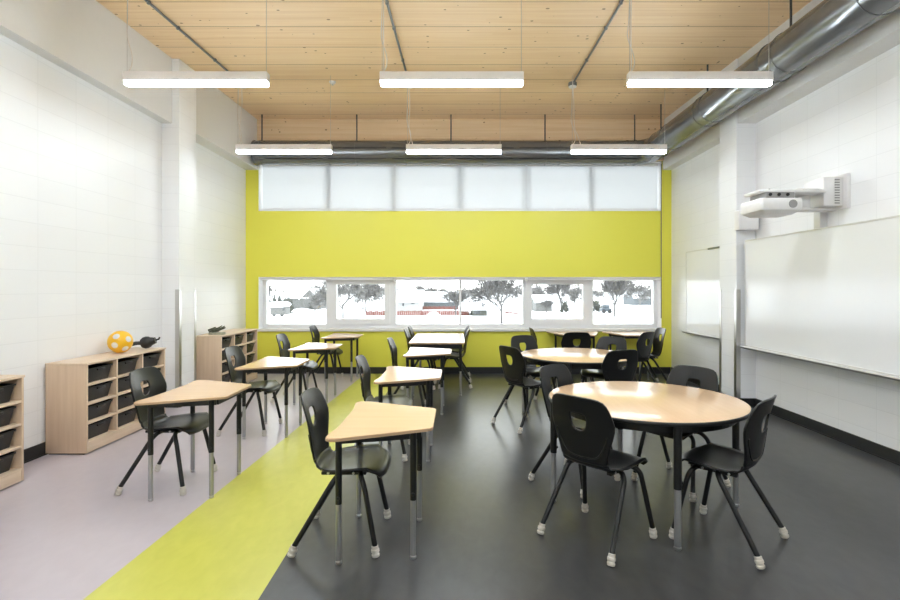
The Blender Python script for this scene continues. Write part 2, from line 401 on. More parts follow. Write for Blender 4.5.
# corner guards
def guard(label, x, y, sx, sy):
    m = MB(); t = .002; w = .05
    m.box((min(x, x-sx*t), y if sy < 0 else y-w, 0), (max(x, x-sx*t), y+w if sy < 0 else y, 1.32))
    m.box((x if sx > 0 else x-w, min(y, y+sy*t), 0), (x+w if sx > 0 else x, max(y, y+sy*t), 1.32))
    o = m.build('corner_guard', M['steel'], smooth=False); o.location = (0, 0, .112)
    tag(o, label, 'corner guard', 'steel corner guards on the pilasters')
# the pilaster face looks towards the room: sx = direction into the pilaster
guard('steel corner guard on the near corner of the left wall pilaster', -3.388, 6.198, -1, -1)
guard('steel corner guard on the window side corner of the left wall pilaster', -3.388, 6.602, -1, 1)
guard('steel corner guard on the near corner of the right wall pilaster', 3.383, 6.198, 1, -1)
guard('steel corner guard on the window side corner of the right wall pilaster', 3.383, 6.602, 1, 1)

# ------------------------------------------------------------------ ceiling services
def make_lamp():
    r = empty('pendant_light')
    m = MB(); m.box((-.627, -.04, .05), (.627, .04, .13), .004); m.build('housing', M['lampbody'], r)
    m = MB(); m.prism(fillet([(-.622, -.037), (.622, -.037), (.622, .037), (-.622, .037)], .02), .022, .05); m.build('diffuser', M['lamp'], r)
    for sx in (-1, 1):
        m = MB(); m.tube([(sx*.61, 0, .13), (sx*.61, 0, .99)], .0022, 6); m.build('suspension_wire', M['wire'], r)
    return r
LZ = 3.205
lamp0 = make_lamp()
lx = (-2.29, -.055, 2.115); rows = (4.47, 6.72, 2.22, -.03)
rown = ('front row over the desks', 'back row near the windows', 'row overhead before the camera', 'row behind the camera')
first = True
for j, y in enumerate(rows):
    for i, x in enumerate(lx):
        o = lamp0 if first else copy_tree(lamp0); first = False
        o.location = (x, y, LZ)
        for c in kids(o):
            if c.name.startswith('suspension_wire'): c.scale.z = (ceil_z(y)-LZ-.13)/.86; c.location.z = .13*(1-c.scale.z)
        tag(o, '%s white linear pendant light of the %s' % (('left', 'middle', 'right')[i], rown[j]), 'light', 'linear pendant lights')
        h = ceil_z(y)-LZ
        if j == 1:
            bxp = (-2.945, -.665, 1.565)[i]-x; pts = [(bxp, .22, h-.04), (bxp+.01, .21, h-.3), (bxp+.005, .15, .42), (bxp+.03, .08, .28), (max(bxp, -.6)+.06, .02, .131)]
        else:
            pts = [(-.60, 0, h), (-.615, .01, .60), (-.62, .02, .45), (-.575, .01, .30), (-.57, 0, .2), (-.60, 0, .131)] if i == 0 else [(-.595, 0, h), (-.598, .004, .5), (-.595, 0, .131)]
        m = MB(); m.tube(smooth_path(pts), .0045, 6); m.build('power_cord', M['cord'], o)
for i, x in enumerate((-2.945, -.665, 1.565)):
    r = empty('electrical_conduit', (x, 6.94, ceil_z(6.94)-.02))
    tag(r, 'grey metal conduit along the timber ceiling, %s of three' % ('leftmost', 'middle one', 'rightmost')[i], 'conduit', 'ceiling conduits')
    sl = .0215
    tilt = (-.012, -.008, .0)[i]
    m = MB(); m.tube([(0, 0, 0), ((6.94-YF-.05)*tilt, YF+.05-6.94, sl*(YF-6.94))], .0125, 10); m.build('pipe', M['conduit'], r)
    for y in (4.9, 5.4, 6.2, 3.6):
        d = 6.94-y; m = MB(); m.box((d*tilt-.016, -d-.012, -sl*d-.015), (d*tilt+.016, -d+.012, -sl*d+.018), .003); m.build('pipe_clip', M['conduit'], r)
    m = MB(); m.lathe([(.055, -.03), (.058, -.02), (.058, .02)], (0, .03, 0), 20); m.build('junction_box', M['conduit'], r)
    m = MB(); m.lathe([(.02, -.05), (.05, -.042), (.056, -.03)], (0, .03, 0), 20); m.build('junction_cover', M['device'], r)
sp = empty('sprinkler_head', (-1.705, 6.93, ceil_z(6.93))); tag(sp, 'small white round sprinkler head on the timber ceiling', 'sprinkler')
m = MB(); m.lathe([(.012, -.03), (.03, -.028), (.042, -.012), (.046, .0)], (0, 0, 0), 18); m.build('cover', M['device'], sp)
m = MB(); m.lathe([(.004, -.05), (.015, -.048), (.015, -.044), (.005, -.042), (.005, -.03)], (0, 0, 0), 12); m.build('deflector', M['bolt'], sp)
# duct
DX, DZ, DR, DY = 3.12, 3.662, .192, 8.34
du = empty('air_duct', (0, 0, 0)); tag(du, 'round galvanised air duct along the right wall turning above the windows', 'duct')
path = [(DX, YF+.02, DZ), (DX, 2, DZ), (DX, 5, DZ), (DX, DY-.3, DZ)] + arc((DX-.3, DY-.3, DZ), .3, 0, PI/2, 10)[1:] + [(0, DY, DZ), (-3.32, DY, DZ)]
m = MB(); m.tube(path, DR, 40); m.build('duct_run', M['duct'], du)
for y in [YF+.5+k*1.22 for k in range(8)]:
    m = MB(); m.lathe([(DR, y-.012), (DR+.006, y-.01), (DR+.006, y+.01), (DR, y+.012)], (DX, 0, DZ), 40, 'Y'); m.build('joint_band', M['duct'], du)
for x in (-3.31, -2.1, -.85, .4, 1.65, 2.75):
    m = MB(); m.lathe([(DR, x-.012), (DR+.006, x-.01), (DR+.006, x+.01), (DR, x+.012)], (0, DY, DZ), 40, 'X'); m.build('joint_band', M['duct'], du)
for k in range(6):
    xa = -3.1+k*1.02; m = MB()
    a = math.radians(168); 
    for a, ln in ((math.radians(178), .93), (math.radians(222), .93)):
        c = Vector((0, DY+math.cos(a)*(DR+.001), DZ+math.sin(a)*(DR+.001) + (.02 if a < 3.2 else 0)))
        rot = Matrix.Translation((xa, c.y, c.z)) @ Matrix.Rotation(-(a-PI), 4, 'X')
        m.box((0, -.004, -.011), (ln, .004, .011), mat=rot)
    m.build('slot_diffuser', M['darkmetal'], du)
GH = 'duct hanger rods'
def hanger(label, x, y, loop):
    r = empty('hanger_rod', (x, y, ceil_z(y))); tag(r, label, 'hanger', GH)
    m = MB(); m.tube([(0, 0, 0), (0, 0, DZ+DR-ceil_z(y)+.002)], .011, 8); m.build('rod', M['rod'], r)
    m = MB(); cc = (0, 0, DZ-ceil_z(y))
    if loop == 'Y': m.tube(arc(cc, DR+.006, PI/2, PI/2+2*PI, 40, 0, 2), .0032, 6)
    else: m.tube(arc(cc, DR+.008, PI/2, PI/2+2*PI, 40, 1, 2), .003, 6)
    m.build('loop', M['rod'], r)
for k, px in enumerate((262, 356.8, 451, 545, 634.7)):
    hanger('thin dark hanger rod holding the window duct, %s from the left' % ('first', 'second', 'third', 'fourth', 'fifth')[k], (px-VX)*DY/F, DY, 'X')
for y, w in ((4.78, 'nearest the camera'), (6.375, 'half hidden by the right front light'), (7.84, 'closest to the corner above the windows')):
    hanger('dark hanger rod of the right wall duct, %s' % w, DX-.02 if False else DX, y, 'Y')
m = MB(); m.tube(arc((DX, 5.0, DZ), DR+.006, 0, 2*PI, 40, 0, 2), .0032, 6)
tag(m.build('hanger_strap', M['rod']), 'thin dark wire strap looped around the right wall duct', 'strap')

# ------------------------------------------------------------------ chairs
PROF_B = [(-.112, .457), (-.130, .50), (-.140, .56), (-.150, .63), (-.163, .71), (-.185, .79), (-.203, .848)]
def prof(s):         # s = height on the back
    for (y0, z0), (y1, z1) in zip(PROF_B, PROF_B[1:]):
        if s <= z1 or z1 == PROF_B[-1][1]: return y0+(y1-y0)*(s-z0)/(z1-z0)
def back_pt(x, s, off=0): return Vector((x, prof(s)+.9*x*x-.02+.0-off, s))
OUTL = [(0, .850), (.10, .848), (.145, .841), (.172, .824), (.186, .792), (.198, .745), (.206, .705), (.204, .672), (.190, .625), (.172, .575), (.158, .53), (.152, .50), (.150, .473), (.07, .466), (0, .464)]
def resample(pts, n):
    pts = [Vector((*p, 0)) for p in pts]; ln = [0]
    for a, b in zip(pts, pts[1:]): ln.append(ln[-1]+(b-a).length)
    out = []
    for i in range(n):
        t = ln[-1]*i/(n-1); k = max(j for j in range(len(ln)) if ln[j] <= t+1e-9); k = min(k, len(pts)-2)
        u = (t-ln[k])/(ln[k+1]-ln[k]); p = pts[k].lerp(pts[k+1], u); out.append((p.x, p.y))
    return out
HOLE = [(0, .756), (.028, .756), (.046, .750), (.052, .732), (.051, .705), (.043, .676), (.025, .657), (0, .652)]
def make_chair():
    r = empty('school_chair')
    # backrest: rings between outline and hand hole
    nh = 26; half = resample(OUTL, nh); hh = resample(HOLE, nh)
    outer = half + [(-x, y) for x, y in half[-2:0:-1]]; inner = hh + [(-x, y) for x, y in hh[-2:0:-1]]
    m = MB(); rings = []
    for t in (0, .06, .2, .36, .52, .68, .84, .95, 1):
        rings.append([m._v(back_pt(a[0]+(b[0]-a[0])*t, a[1]+(b[1]-a[1])*t)) for a, b in zip(outer, inner)])
    n = len(outer)
    for a, b in zip(rings, rings[1:]):
        for k in range(n): m._f([a[k], a[(k+1) % n], b[(k+1) % n], b[k]])
    bk = m.build('backrest', M['shell'], r, ang=60)
    md = bk.modifiers.new('thickness', 'SOLIDIFY'); md.thickness = .010; md.offset = 0
    # U-shaped rib on the rear of the shell
    m = MB(); rib = [(.165, .64), (.158, .61), (.134, .56), (.108, .522), (.075, .504), (.0, .498)]
    pts = [back_pt(x, s, .005) for x, s in rib]+[back_pt(-x, s, .005) for x, s in rib[-2::-1]]
    m.tube(smooth_path(pts, 4), .0055, 6); m.build('rib', M['shell'], bk)
    # seat
    prof_s = [(.262, .402, .165), (.262, .418, .187), (.25, .434, .200), (.225, .446, .209), (.17, .452, .216), (.10, .448, .219), (.04, .443, .218), (-.02, .437, .210), (-.06, .434, .192), (-.085, .435, .170), (-.108, .442, .155), (-.127, .458, .151), (-.1335, .478, .151)]
    m = MB(); rows = []
    nu = 16
    for (y, z, w) in prof_s:
        row = []
        for k in range(nu+1):
            u = -1+2*k/nu; x = u*w
            flat = min(1, max(0, (.16-y)/.2)) if y > -.10 else 1
            zz = z + .016*(abs(u)**3)*(1 if y < .22 else .2) - .004*(1-u*u)*flat
            yy = y - (.03*u**4 if y > .21 else 0)
            if y < -.10: yy = y+.9*x*x-.004; zz = z
            row.append((x, yy, zz))
        rows.append(row)
    m.grid(rows); seat = m.build('seat', M['shell'], r, ang=60)
    md = seat.modifiers.new('thickness', 'SOLIDIFY'); md.thickness = .010; md.offset = 0
    # frame below the seat
    m = MB(); m.box((-.13, -.06, .418), (.13, .18, .430), .003)
    for s in (-1, 1): m.box((s*.135-.015, -.09, .412), (s*.135+.015, .16, .430), .004)
    m.build('seat_frame', M['black'], r)
    for s in (-1, 1):
        for front in (0, 1):
            if front: path = [(s*.06, .125, .418), (s*.12, .128, .418), (s*.165, .135, .412), (s*.19, .15, .385), (s*.197, .163, .34), (s*.233, .228, .03)]
            else: path = [(s*.06, .02, .418), (s*.12, .015, .418), (s*.162, .003, .411), (s*.187, -.02, .38), (s*.194, -.045, .34), (s*.233, -.23, .03)]
            pp = smooth_path(path[:5], 5)[:-1] + [Vector(path[4]), Vector(path[5])]
            m = MB(); m.tube(pp, .0147, 12); leg = m.build('leg', M['black'], r)
            d = (Vector(path[5])-Vector(path[4])).normalized(); f = Vector(path[5])
            m = MB(); m.lathe([(.017, 0), (.0205, .003), (.0225, .014), (.0185, .018), (.0185, .024), (.0225, .028), (.0225, .040), (.0185, .044), (.0185, .058), (.0150, .060)], (0, 0, 0), 16)
            q = Vector((0, 0, 1)).rotation_difference(-d*.55+Vector((0, 0, .45)))
            for v in m.bm.verts: v.co = f+Vector((0, 0, -.03))+q @ v.co
            zmin = min(v.co.z for v in m.bm.verts)
            for v in m.bm.verts: v.co.z -= zmin
            m.build('glide', M['glide'], leg)
    m = MB()
    for s in (-1, 1):
        for y in (.09, -.05): m.lathe([(.007, 0), (.007, .004)], (s*.152 if s > 0 else s*.156, y, .424), 10, 'X')
    m.build('bolts', M['bolt'], r)
    return r
chair0 = make_chair(); CH_first = [True]
GD, GR, GW = 'black school chairs at the desks', 'black school chairs around the round tables', 'black school chairs at the window tables'
def chair(x, y, th, label, group):
    o = chair0 if CH_first[0] else copy_tree(chair0); CH_first[0] = False
    o.location = (x, y, 0); o.rotation_euler = (0, 0, math.radians(th)-PI/2)
    tag(o, label, 'chair', group)
chair(-.67, 2.98, 0, 'black plastic school chair at the nearest desk of the middle column', GD)
chair(-.67, 4.50, 0, 'black school chair at the second desk of the middle column', GD)
chair(-.62, 6.13, 0, 'black school chair at the third desk of the middle column, before the long table', GD)
chair(-2.15, 3.80, 0, 'black school chair at the nearest left desk beside the shelf with the ball', GD)
chair(-2.12, 5.22, 0, 'black school chair at the second desk of the left column', GD)
chair(-2.12, 6.66, 0, 'black school chair at the third desk of the left column', GD)
chair(-2.12, 8.12, 0, 'black school chair at the desk in the left column closest to the windows', GD)
chair(-.57, 7.50, 0, 'black school chair on the left of the long table, nearer one', GW)
chair(-.57, 8.10, 0, 'black school chair on the left of the long table, under the windows', GW)
chair(-.04, 7.58, 180, 'black school chair on the right of the long table, nearer one', GW)
chair(-.04, 8.18, 180, 'black school chair on the right of the long table, under the windows', GW)
chair(.81, 2.98, 42, 'black school chair with its back to the camera at the near round table', GR)
chair(1.568, 2.954, 134.3, 'black school chair right of the near round table, seen side on', GR)
chair(.875, 3.84, -46, 'black school chair on the far left side of the near round table', GR)
chair(1.646, 3.78, 215, 'black school chair on the far right side of the near round table', GR)
chair(.69, 5.38, 31, 'black school chair standing left of the far round table, legs in full view', GR)
chair(.91, 6.30, -61, 'black school chair on the window side of the far round table, left one', GR)
chair(1.77, 6.14, 226, 'black school chair on the window side of the far round table, right one', GR)
chair(1.55, 5.16, 108, 'black school chair on the near right side of the far round table', GR)
chair(1.62, 7.14, 90, 'black school chair with its back to the room at the left window desk', GW)
chair(2.49, 7.16, 130, 'black school chair at the near right end of the window desks', GW)
chair(2.86, 7.66, 180, 'black school chair in the right corner beside the window desks, facing left', GW)
chair(1.31, 7.78, 0, 'black school chair seen edge on left of the window desks', GW)

# ------------------------------------------------------------------ tables
def table_leg(root, x, y, ztop, zmid, r=.019):
    m = MB(); m.tube([(x, y, zmid), (x, y, ztop)], r, 16); leg = m.build('leg', M['black'], root)
    m = MB(); m.tube([(x, y, .02), (x, y, zmid+.01)], r*.86, 16); m.build('leg_insert', M['chrome'], leg)
    m = MB(); m.lathe([(r*.8, 0), (r*.95, .006), (r*.95, .014), (r*.5, .022)], (x, y, 0), 14); m.build('foot', M['bolt'], leg)
    m = MB(); m.lathe([(.009, 0), (.009, .006), (.005, .01)], (x+r-.002, y, zmid+.035), 10, 'X'); m.build('height_button', M['black'], leg)
def top_mesh(root, outline, ztop, th, edge):
    m = MB(); m.mi = 1; m.prism(outline, ztop-th, ztop, .004, 0)
    for f in m.bm.faces:
        if f.normal.z > .3 and f.calc_center_median().z > ztop-.006: f.material_index = 0
    m.bm.normal_update()
    for f in m.bm.faces:
        if abs(f.normal.z) > .3 and f.calc_center_median().z > ztop-.006: f.material_index = 0
    return m.build('tabletop', [M['maple'], M[edge]], root, ang=50)
DESK = fillet([(-.452, -.285), (-.22, -.246), (.22, -.246), (.452, -.285), (.222, .265), (-.222, .265)], [.125, .6, .6, .125, .045, .045], 7)
DESK = DESK
def make_desk():
    r = empty('student_desk'); top_mesh(r, DESK, .70, .017, 'edge')
    m = MB()
    q = [(-.30, -.22), (.30, -.22), (.205, .19), (-.205, .19)]
    for i in range(4):
        a, b = Vector(q[i]), Vector(q[(i+1) % 4]); d = (b-a); n = Vector((-d.y, d.x)).normalized()*.012
        m.prism([tuple(a-n), tuple(b-n), tuple(b+n), tuple(a+n)], .640, .683)
    m.build('apron', M['black'], r)
    for x, y in ((.275, -.228), (-.275, -.228), (.222, .16), (-.222, .16)): table_leg(r, x, y, .683, .315, .0175)
    return r
desk0 = make_desk(); DF = [True]
def desk(x, y, rz, label):
    o = desk0 if DF[0] else copy_tree(desk0); DF[0] = False
    o.location = (x, y, 0); o.rotation_euler = (0, 0, rz); tag(o, label, 'desk', 'trapezoid maple desks')
bxd, byd = -.40, 2.958
R90 = -PI/2      # student side (local -y) to the left
for dx, dy, lab in ((0, 0, 'trapezoid maple desk nearest the camera in the middle column'), (-.01, 1.52, 'trapezoid maple desk second in the middle column'),
    (.055, 3.1, 'trapezoid maple desk third in the middle column, before the long table'), (-1.465, .79, 'trapezoid maple desk nearest the camera in the left column'),
    (-1.427, 2.215, 'trapezoid maple desk second in the left column'), (-1.405, 3.65, 'trapezoid maple desk third in the left column'),
    (-1.40, 5.12, 'trapezoid maple desk in the left column closest to the windows')):
    desk(bxd+dx, byd+dy, R90, lab)
desk(1.92, 8.27, PI, 'maple desk under the right windows, left of the two')
for o in [q for q in COL.objects if q.name.startswith('student_desk')][-1:]: o.scale = (1.02, 1.28, 1.025)
desk(2.80, 8.25, PI, 'maple desk under the right windows, near the yellow corner')
for o in [q for q in COL.objects if q.name.startswith('student_desk')][-1:]: o.scale = (.9, 1.28, 1.025)
def round_table(x, y, ang, label):
    r = empty('round_table', (x, y, 0)); tag(r, label, 'table', 'round maple tables')
    n = 72; R = .632
    m = MB(); m.mi = 1
    m.lathe([(R-.03, .684), (R-.004, .685), (R, .689), (R, .703), (R-.003, .707), (R-.006, .7085)], (0, 0, 0), n)
    m.mi = 0; m.lathe([(R-.006, .708), (R-.0065, .7095), (R-.009, .7105)], (0, 0, 0), n)
    m.build('tabletop', [M['maple'], M['darkedge']], r, ang=50)
    m = MB()
    for k in range(48):
        a0, a1 = 2*PI*k/48, 2*PI*(k+1)/48
        m.prism([(.54*math.cos(a0), .54*math.sin(a0)), (.555*math.cos(a0), .555*math.sin(a0)), (.555*math.cos(a1), .555*math.sin(a1)), (.54*math.cos(a1), .54*math.sin(a1))], .632, .684)
    m.build('apron', M['black'], r)
    for k in range(4):
        a = math.radians(ang)+k*PI/2; table_leg(r, .602*math.cos(a), .602*math.sin(a), .684, .335, .022)
round_table(1.25, 3.43, -93, 'large round maple table with black edge nearest the camera')
round_table(1.326, 5.69, 160, 'round maple table with black edge further back, below the right windows')
r = empty('long_table', (-.285, 7.52, 0)); tag(r, 'rectangular maple table end on to the windows at the back of the middle column', 'table')
top_mesh(r, fillet([(-.375, -.72), (.375, -.72), (.375, .72), (-.375, .72)], .03), .72, .02, 'edge')
m = MB()
for a, b in (((-.345, -.68), (.345, -.665)), ((-.345, .665), (.345, .68)), ((-.345, -.68), (-.33, .68)), ((.33, -.68), (.345, .68))): m.box((*a, .635), (*b, .70))
m.build('apron', M['black'], r)
for x in (-.32, .32):
    for y in (-.655, .655): table_leg(r, x, y, .70, .33)

# ------------------------------------------------------------------ cabinets
def cabinet(x0, y0, y1, h, label, which, back=XL+.016, ncol=3, nrow=4):
    """open front faces +x; x0 is the front"""
    r = empty('storage_cabinet', (x0, y0, 0)); tag(r, label, 'cabinet', 'birch storage cabinets')
    D = x0-back; Ln = y1-y0; t = .018; pl = .09
    def part(nm, lo, hi, mat='ply', bev=.0015): m = MB(); m.box(lo, hi, bev); return m.build(nm, M[mat], r)
    part('top_panel', (-D, -.004, h-t), (.006, Ln+.004, h), 'plyh')
    part('side_panel', (-D, 0, 0.012), (0, t, h-t)); part('side_panel', (-D, Ln-t, .012), (0, Ln, h-t))
    part('back_panel', (-D, t, .012), (-D+.008, Ln-t, h-t))
    part('plinth', (-.02, t, .012), (-.002, Ln-t, pl), 'plyh'); part('bottom_panel', (-D+.008, t, pl), (-.001, Ln-t, pl+t), 'plyh')
    m = MB(); m.box((-D+.02, .01, 0), (-.03, Ln-.01, .014)); m.build('base_frame', M['base'], r)
    cw = (Ln-t)/ncol
    for c in range(1, ncol): part('divider', (-D+.008, c*cw, pl+t), (-.001, c*cw+t, h-t))
    rh = (h-t-pl-t)/nrow
    for k in range(1, nrow):
        for c in range(ncol): part('shelf', (-D+.008, c*cw+t, pl+t+k*rh-t), (-.002, (c+1)*cw, pl+t+k*rh), 'plyh')
    rn = ('bottom', 'second lowest', 'second highest', 'top'); cn = ('nearest', 'middle', 'farthest')
    for c in range(ncol):
        for k in range(nrow):
            b = copy_tree(bin0) if BF[0] else bin0; BF[0] = True
            b.location = (x0-.02, y0+c*cw+t+(cw-t)/2, pl+t+k*rh+.0005)
            tag(b, 'black bin, %s row, %s column, %s' % (rn[k], cn[c], which), 'bin', 'black bins in the storage cabinets')
BF = [False]
def make_bin():
    D, w0, w1, H = .335, .152, .172, .128
    m = MB()
    def loop(wx, d0, d1, z, r=.02): return [(p[0], p[1], z) for p in fillet([(d0, -wx), (d1, -wx), (d1, wx), (d0, wx)], r, 4)]
    # open tapered tray: outside up, then inside down
    loops = [loop(w0, -D+.02, -.032, 0), loop(w1-.006, -D, -.008, H-.012), loop(w1, -D, 0, H-.012), loop(w1, -D, 0, H), loop(w1-.006, -D+.006, -.006, H), loop(w1-.010, -D+.008, -.012, H-.01), loop(w0-.004, -D+.024, -.036, .004)]
    vs = [[m._v(p) for p in l] for l in loops]; n = len(vs[0])
    for a, b in zip(vs, vs[1:]):
        for k in range(n): m._f([a[k], a[(k+1) % n], b[(k+1) % n], b[k]])
    m._f(vs[0][::-1]); m._f(vs[-1])
    o = m.build('storage_bin', M['bin'], ang=40)
    m = MB(); m.box((-.004, -.05, H-.030), (.010, .05, H-.012), .004); m.build('grip', M['bin'], o)
    return o
bin0 = make_bin()
cabinet(-3.225, 4.43, 5.62, .795, 'birch storage cabinet on the left wall with a yellow ball on top', 'cabinet under the ball')
cabinet(-3.25, 2.628, 3.818, .80, 'birch storage cabinet cut off by the left edge of the photo', 'cabinet at the left edge')
cabinet(-3.21, 6.92, 8.16, .80, 'birch storage cabinet in the far left corner behind the pilaster', 'cabinet in the far left corner')
m = MB(); rb = .112; m.lathe([(max(.0005, rb*math.sin(PI*k/24)), -rb*math.cos(PI*k/24)) for k in range(25)], (0, 0, 0), 40)
o = m.build('ball', M['ball'], ang=80); o.location = (-3.41, 5.15, .795+rb)
tag(o, 'yellow ball with pale round spots on the left cabinet', 'ball')
r = empty('hand_pump', (-3.40, 5.47, .795)); tag(r, 'black hand tool with round body and bent handle beside the yellow ball', 'tool')
m = MB()
prof_p = [(.012, -.05), (.045, -.045), (.062, -.02), (.065, .01), (.058, .035), (.045, .05), (.038, .075), (.034, .08), (.034, .095), (.012, .097)]
m.lathe(prof_p, (0, 0, 0), 24, 'X'); rot = Matrix.Translation((.03, .04, .066)) @ Matrix.Rotation(math.radians(-14), 4, 'Y') @ Matrix.Rotation(math.radians(15), 4, 'Z')
for v in m.bm.verts: v.co = rot @ v.co
m.build('body', M['bin'], r)
m = MB(); m.tube(smooth_path([(-.01, .03, .06), (-.05, .0, .062), (-.10, -.03, .048), (-.13, -.045, .02)]), [.02]*6+[.021]*6+[.022]*7, 12); m.build('handle', M['bin'], r)
m = MB(); m.tube([(.115, .062, .088), (.15, .07, .10), (.16, .068, .12)], .009, 8); m.build('nozzle', M['bin'], r)
r = empty('craft_piece', (-3.37, 7.12, .80)); tag(r, 'small mottled grey green craft piece on the far left cabinet', 'ornament')
m = MB(); m.prism(fillet([(-.09, -.06), (.09, -.06), (.10, .07), (-.10, .07)], .02), 0, .03); m.build('tray', M['craft'], r)
m = MB()
for k in range(26):
    a = random.uniform(-.4, .4); x = random.uniform(-.08, .07); y = random.uniform(-.05, .06); z = .034+random.uniform(0, .045)
    m.tube([(x-.04*math.cos(a), y-.04*math.sin(a), z), (x+.05*math.cos(a), y+.05*math.sin(a), z+.02+random.uniform(-.01, .03))], .008, 6)
m.build('sticks', M['twig'], r)

# ------------------------------------------------------------------ right wall
XW = 3.45
def whiteboard(label, xf, xb, y0, y1, z0, z1, tray):
    r = empty('whiteboard', (xb, (y0+y1)/2, z0)); tag(r, label, 'whiteboard'); hy = (y1-y0)/2; h = z1-z0; d = xf-xb
    m = MB(); m.box((d+.006, -hy+.012, .012), (0, hy-.012, h-.012)); m.build('writing_surface', M['board'], r, smooth=False)
    m = MB()
    for a, b in (((-hy, 0), (hy, .014)), ((-hy, h-.014), (hy, h)), ((-hy, .014), (-hy+.014, h-.014)), ((hy-.014, .014), (hy, h-.014))): m.box((d, a[0], a[1]), (0, b[0], b[1]))
    m.build('frame', M['alu'], r)
    m = MB(); m.box((d-tray, -hy, -.022), (0, hy, -.002), .004); m.box((d-tray, -hy, -.022), (d-tray+.008, hy, .008), .003); m.build('pen_tray', M['alu'], r)
    return r
whiteboard('large white wall board on the right wall under the projector', XW, XR, 1.9, 6.14, .752, 2.02, .06)
w = whiteboard('small whiteboard on the right wall between pilaster and yellow corner', 3.60, XR, 6.72, 8.06, .77, 2.02, .06)
m = MB(); m.box((-.028, -.62, 1.228), (-.02, -.05, 1.255), .002); m.build('map_rail', M['conduit'], w)
# projector on its wall arm
r = empty('wall_projector', (XR, 4.85, 2.2)); tag(r, 'white short throw projector on a wall arm above the large whiteboard', 'projector')
T = lambda x, y, z: (x-XR, y-4.85, z-2.2)
m = MB(); m.box(T(3.585, 4.70, 2.19), T(XR, 5.08, 2.51), .004); m.build('wall_plate', M['device'], r)
m = MB(); m.box(T(3.40, 4.74, 2.215), T(3.585, 5.02, 2.485), .012); bxo = m.build('mount_box', M['device'], r)
m = MB()
for k in range(10): m.box(T(3.50, 4.736, 2.235+k*.024), T(3.545, 4.741, 2.245+k*.024))
m.build('vent', M['grille'], bxo)
m = MB(); m.box(T(2.79, 4.72, 2.335), T(3.42, 4.98, 2.365), .010); m.box(T(3.20, 4.80, 2.345), T(3.42, 4.92, 2.39), .008); m.build('arm', M['device'], r)
m = MB(); m.box(T(3.22, 4.76, 2.345), T(3.40, 4.775, 2.372)); m.build('cable_slot', M['darkmetal'], r)
m = MB(); m.box(T(3.24, 4.86, 2.21), T(3.36, 4.90, 2.335), .006); m.box(T(3.12, 4.84, 2.185), T(3.60, 4.96, 2.212), .006); m.build('bracket', M['device'], r)
m = MB(); pts = fillet([T(2.77, 4.66, 0)[:2], T(3.16, 4.66, 0)[:2], T(3.16, 5.02, 0)[:2], T(2.77, 5.02, 0)[:2]], .035)
pc = Vector(T(2.965, 4.84, 0)[:2])
lo = []
for (k, z) in ((.70, 2.132), (.97, 2.168), (1.0, 2.188), (1.0, 2.262), (.97, 2.275)):
    lo.append([m._v((pc.x+(p[0]-pc.x)*k, pc.y+(p[1]-pc.y)*k, z-2.2)) for p in pts])
for a, b in zip(lo, lo[1:]):
    for k in range(len(a)): m._f([a[k], a[(k+1) % len(a)], b[(k+1) % len(a)], b[k]])
m._f(lo[0][::-1]); m._f(lo[-1]); body = m.build('body', M['device'], r, ang=30)
m = MB(); m.lathe([(.038, -.004), (.038, .002)], T(3.06, 4.657, 2.22), 24, 'Y'); m.build('speaker_grille', M['grille'], body)
m = MB(); m.box(T(2.84, 4.70, 2.275), T(3.10, 4.96, 2.335)); m.build('adjuster', M['grille'], r)
for x in (2.87, 2.95, 3.03): 
    m = MB(); m.lathe([(.012, -.01), (.016, 0), (.012, .01)], T(x, 4.685, 2.31), 10, 'Y'); m.build('adjuster_knob', M['darkmetal'], r)
m = MB(); m.lathe([(.012, 0), (.014, .02), (.004, .028)], T(2.96, 4.85, 2.365), 12); m.build('sensor', M['darkmetal'], r)
r = empty('cable_channel', (XR, 5.04, 2.04)); tag(r, 'short grey cable channel on the wall below the projector mount', 'cable channel')
m = MB(); m.box((-.075, -.045, 0), (0, .045, .165), .004); m.build('cover', M['alu'], r)
m = MB(); m.lathe([(.012, 0), (.012, .012)], (-.05, -.02, .165), 10); m.build('connector', M['darkmetal'], r)
r = empty('wall_speaker', (3.48, 6.2, 2.26)); tag(r, 'small white box speaker on the right wall pilaster beside the projector', 'speaker')
m = MB(); m.box((-.135, -.13, -.115), (.105, -.02, .115), .008); m.build('cabinet', M['device'], r)
m = MB(); m.box((-.04, -.02, -.06), (.04, 0, .06)); m.build('mount', M['grille'], r)
m = MB(); m.box((.106, -.11, -.09), (.112, -.04, .09), .002); m.build('side_panel', M['grille'], r)

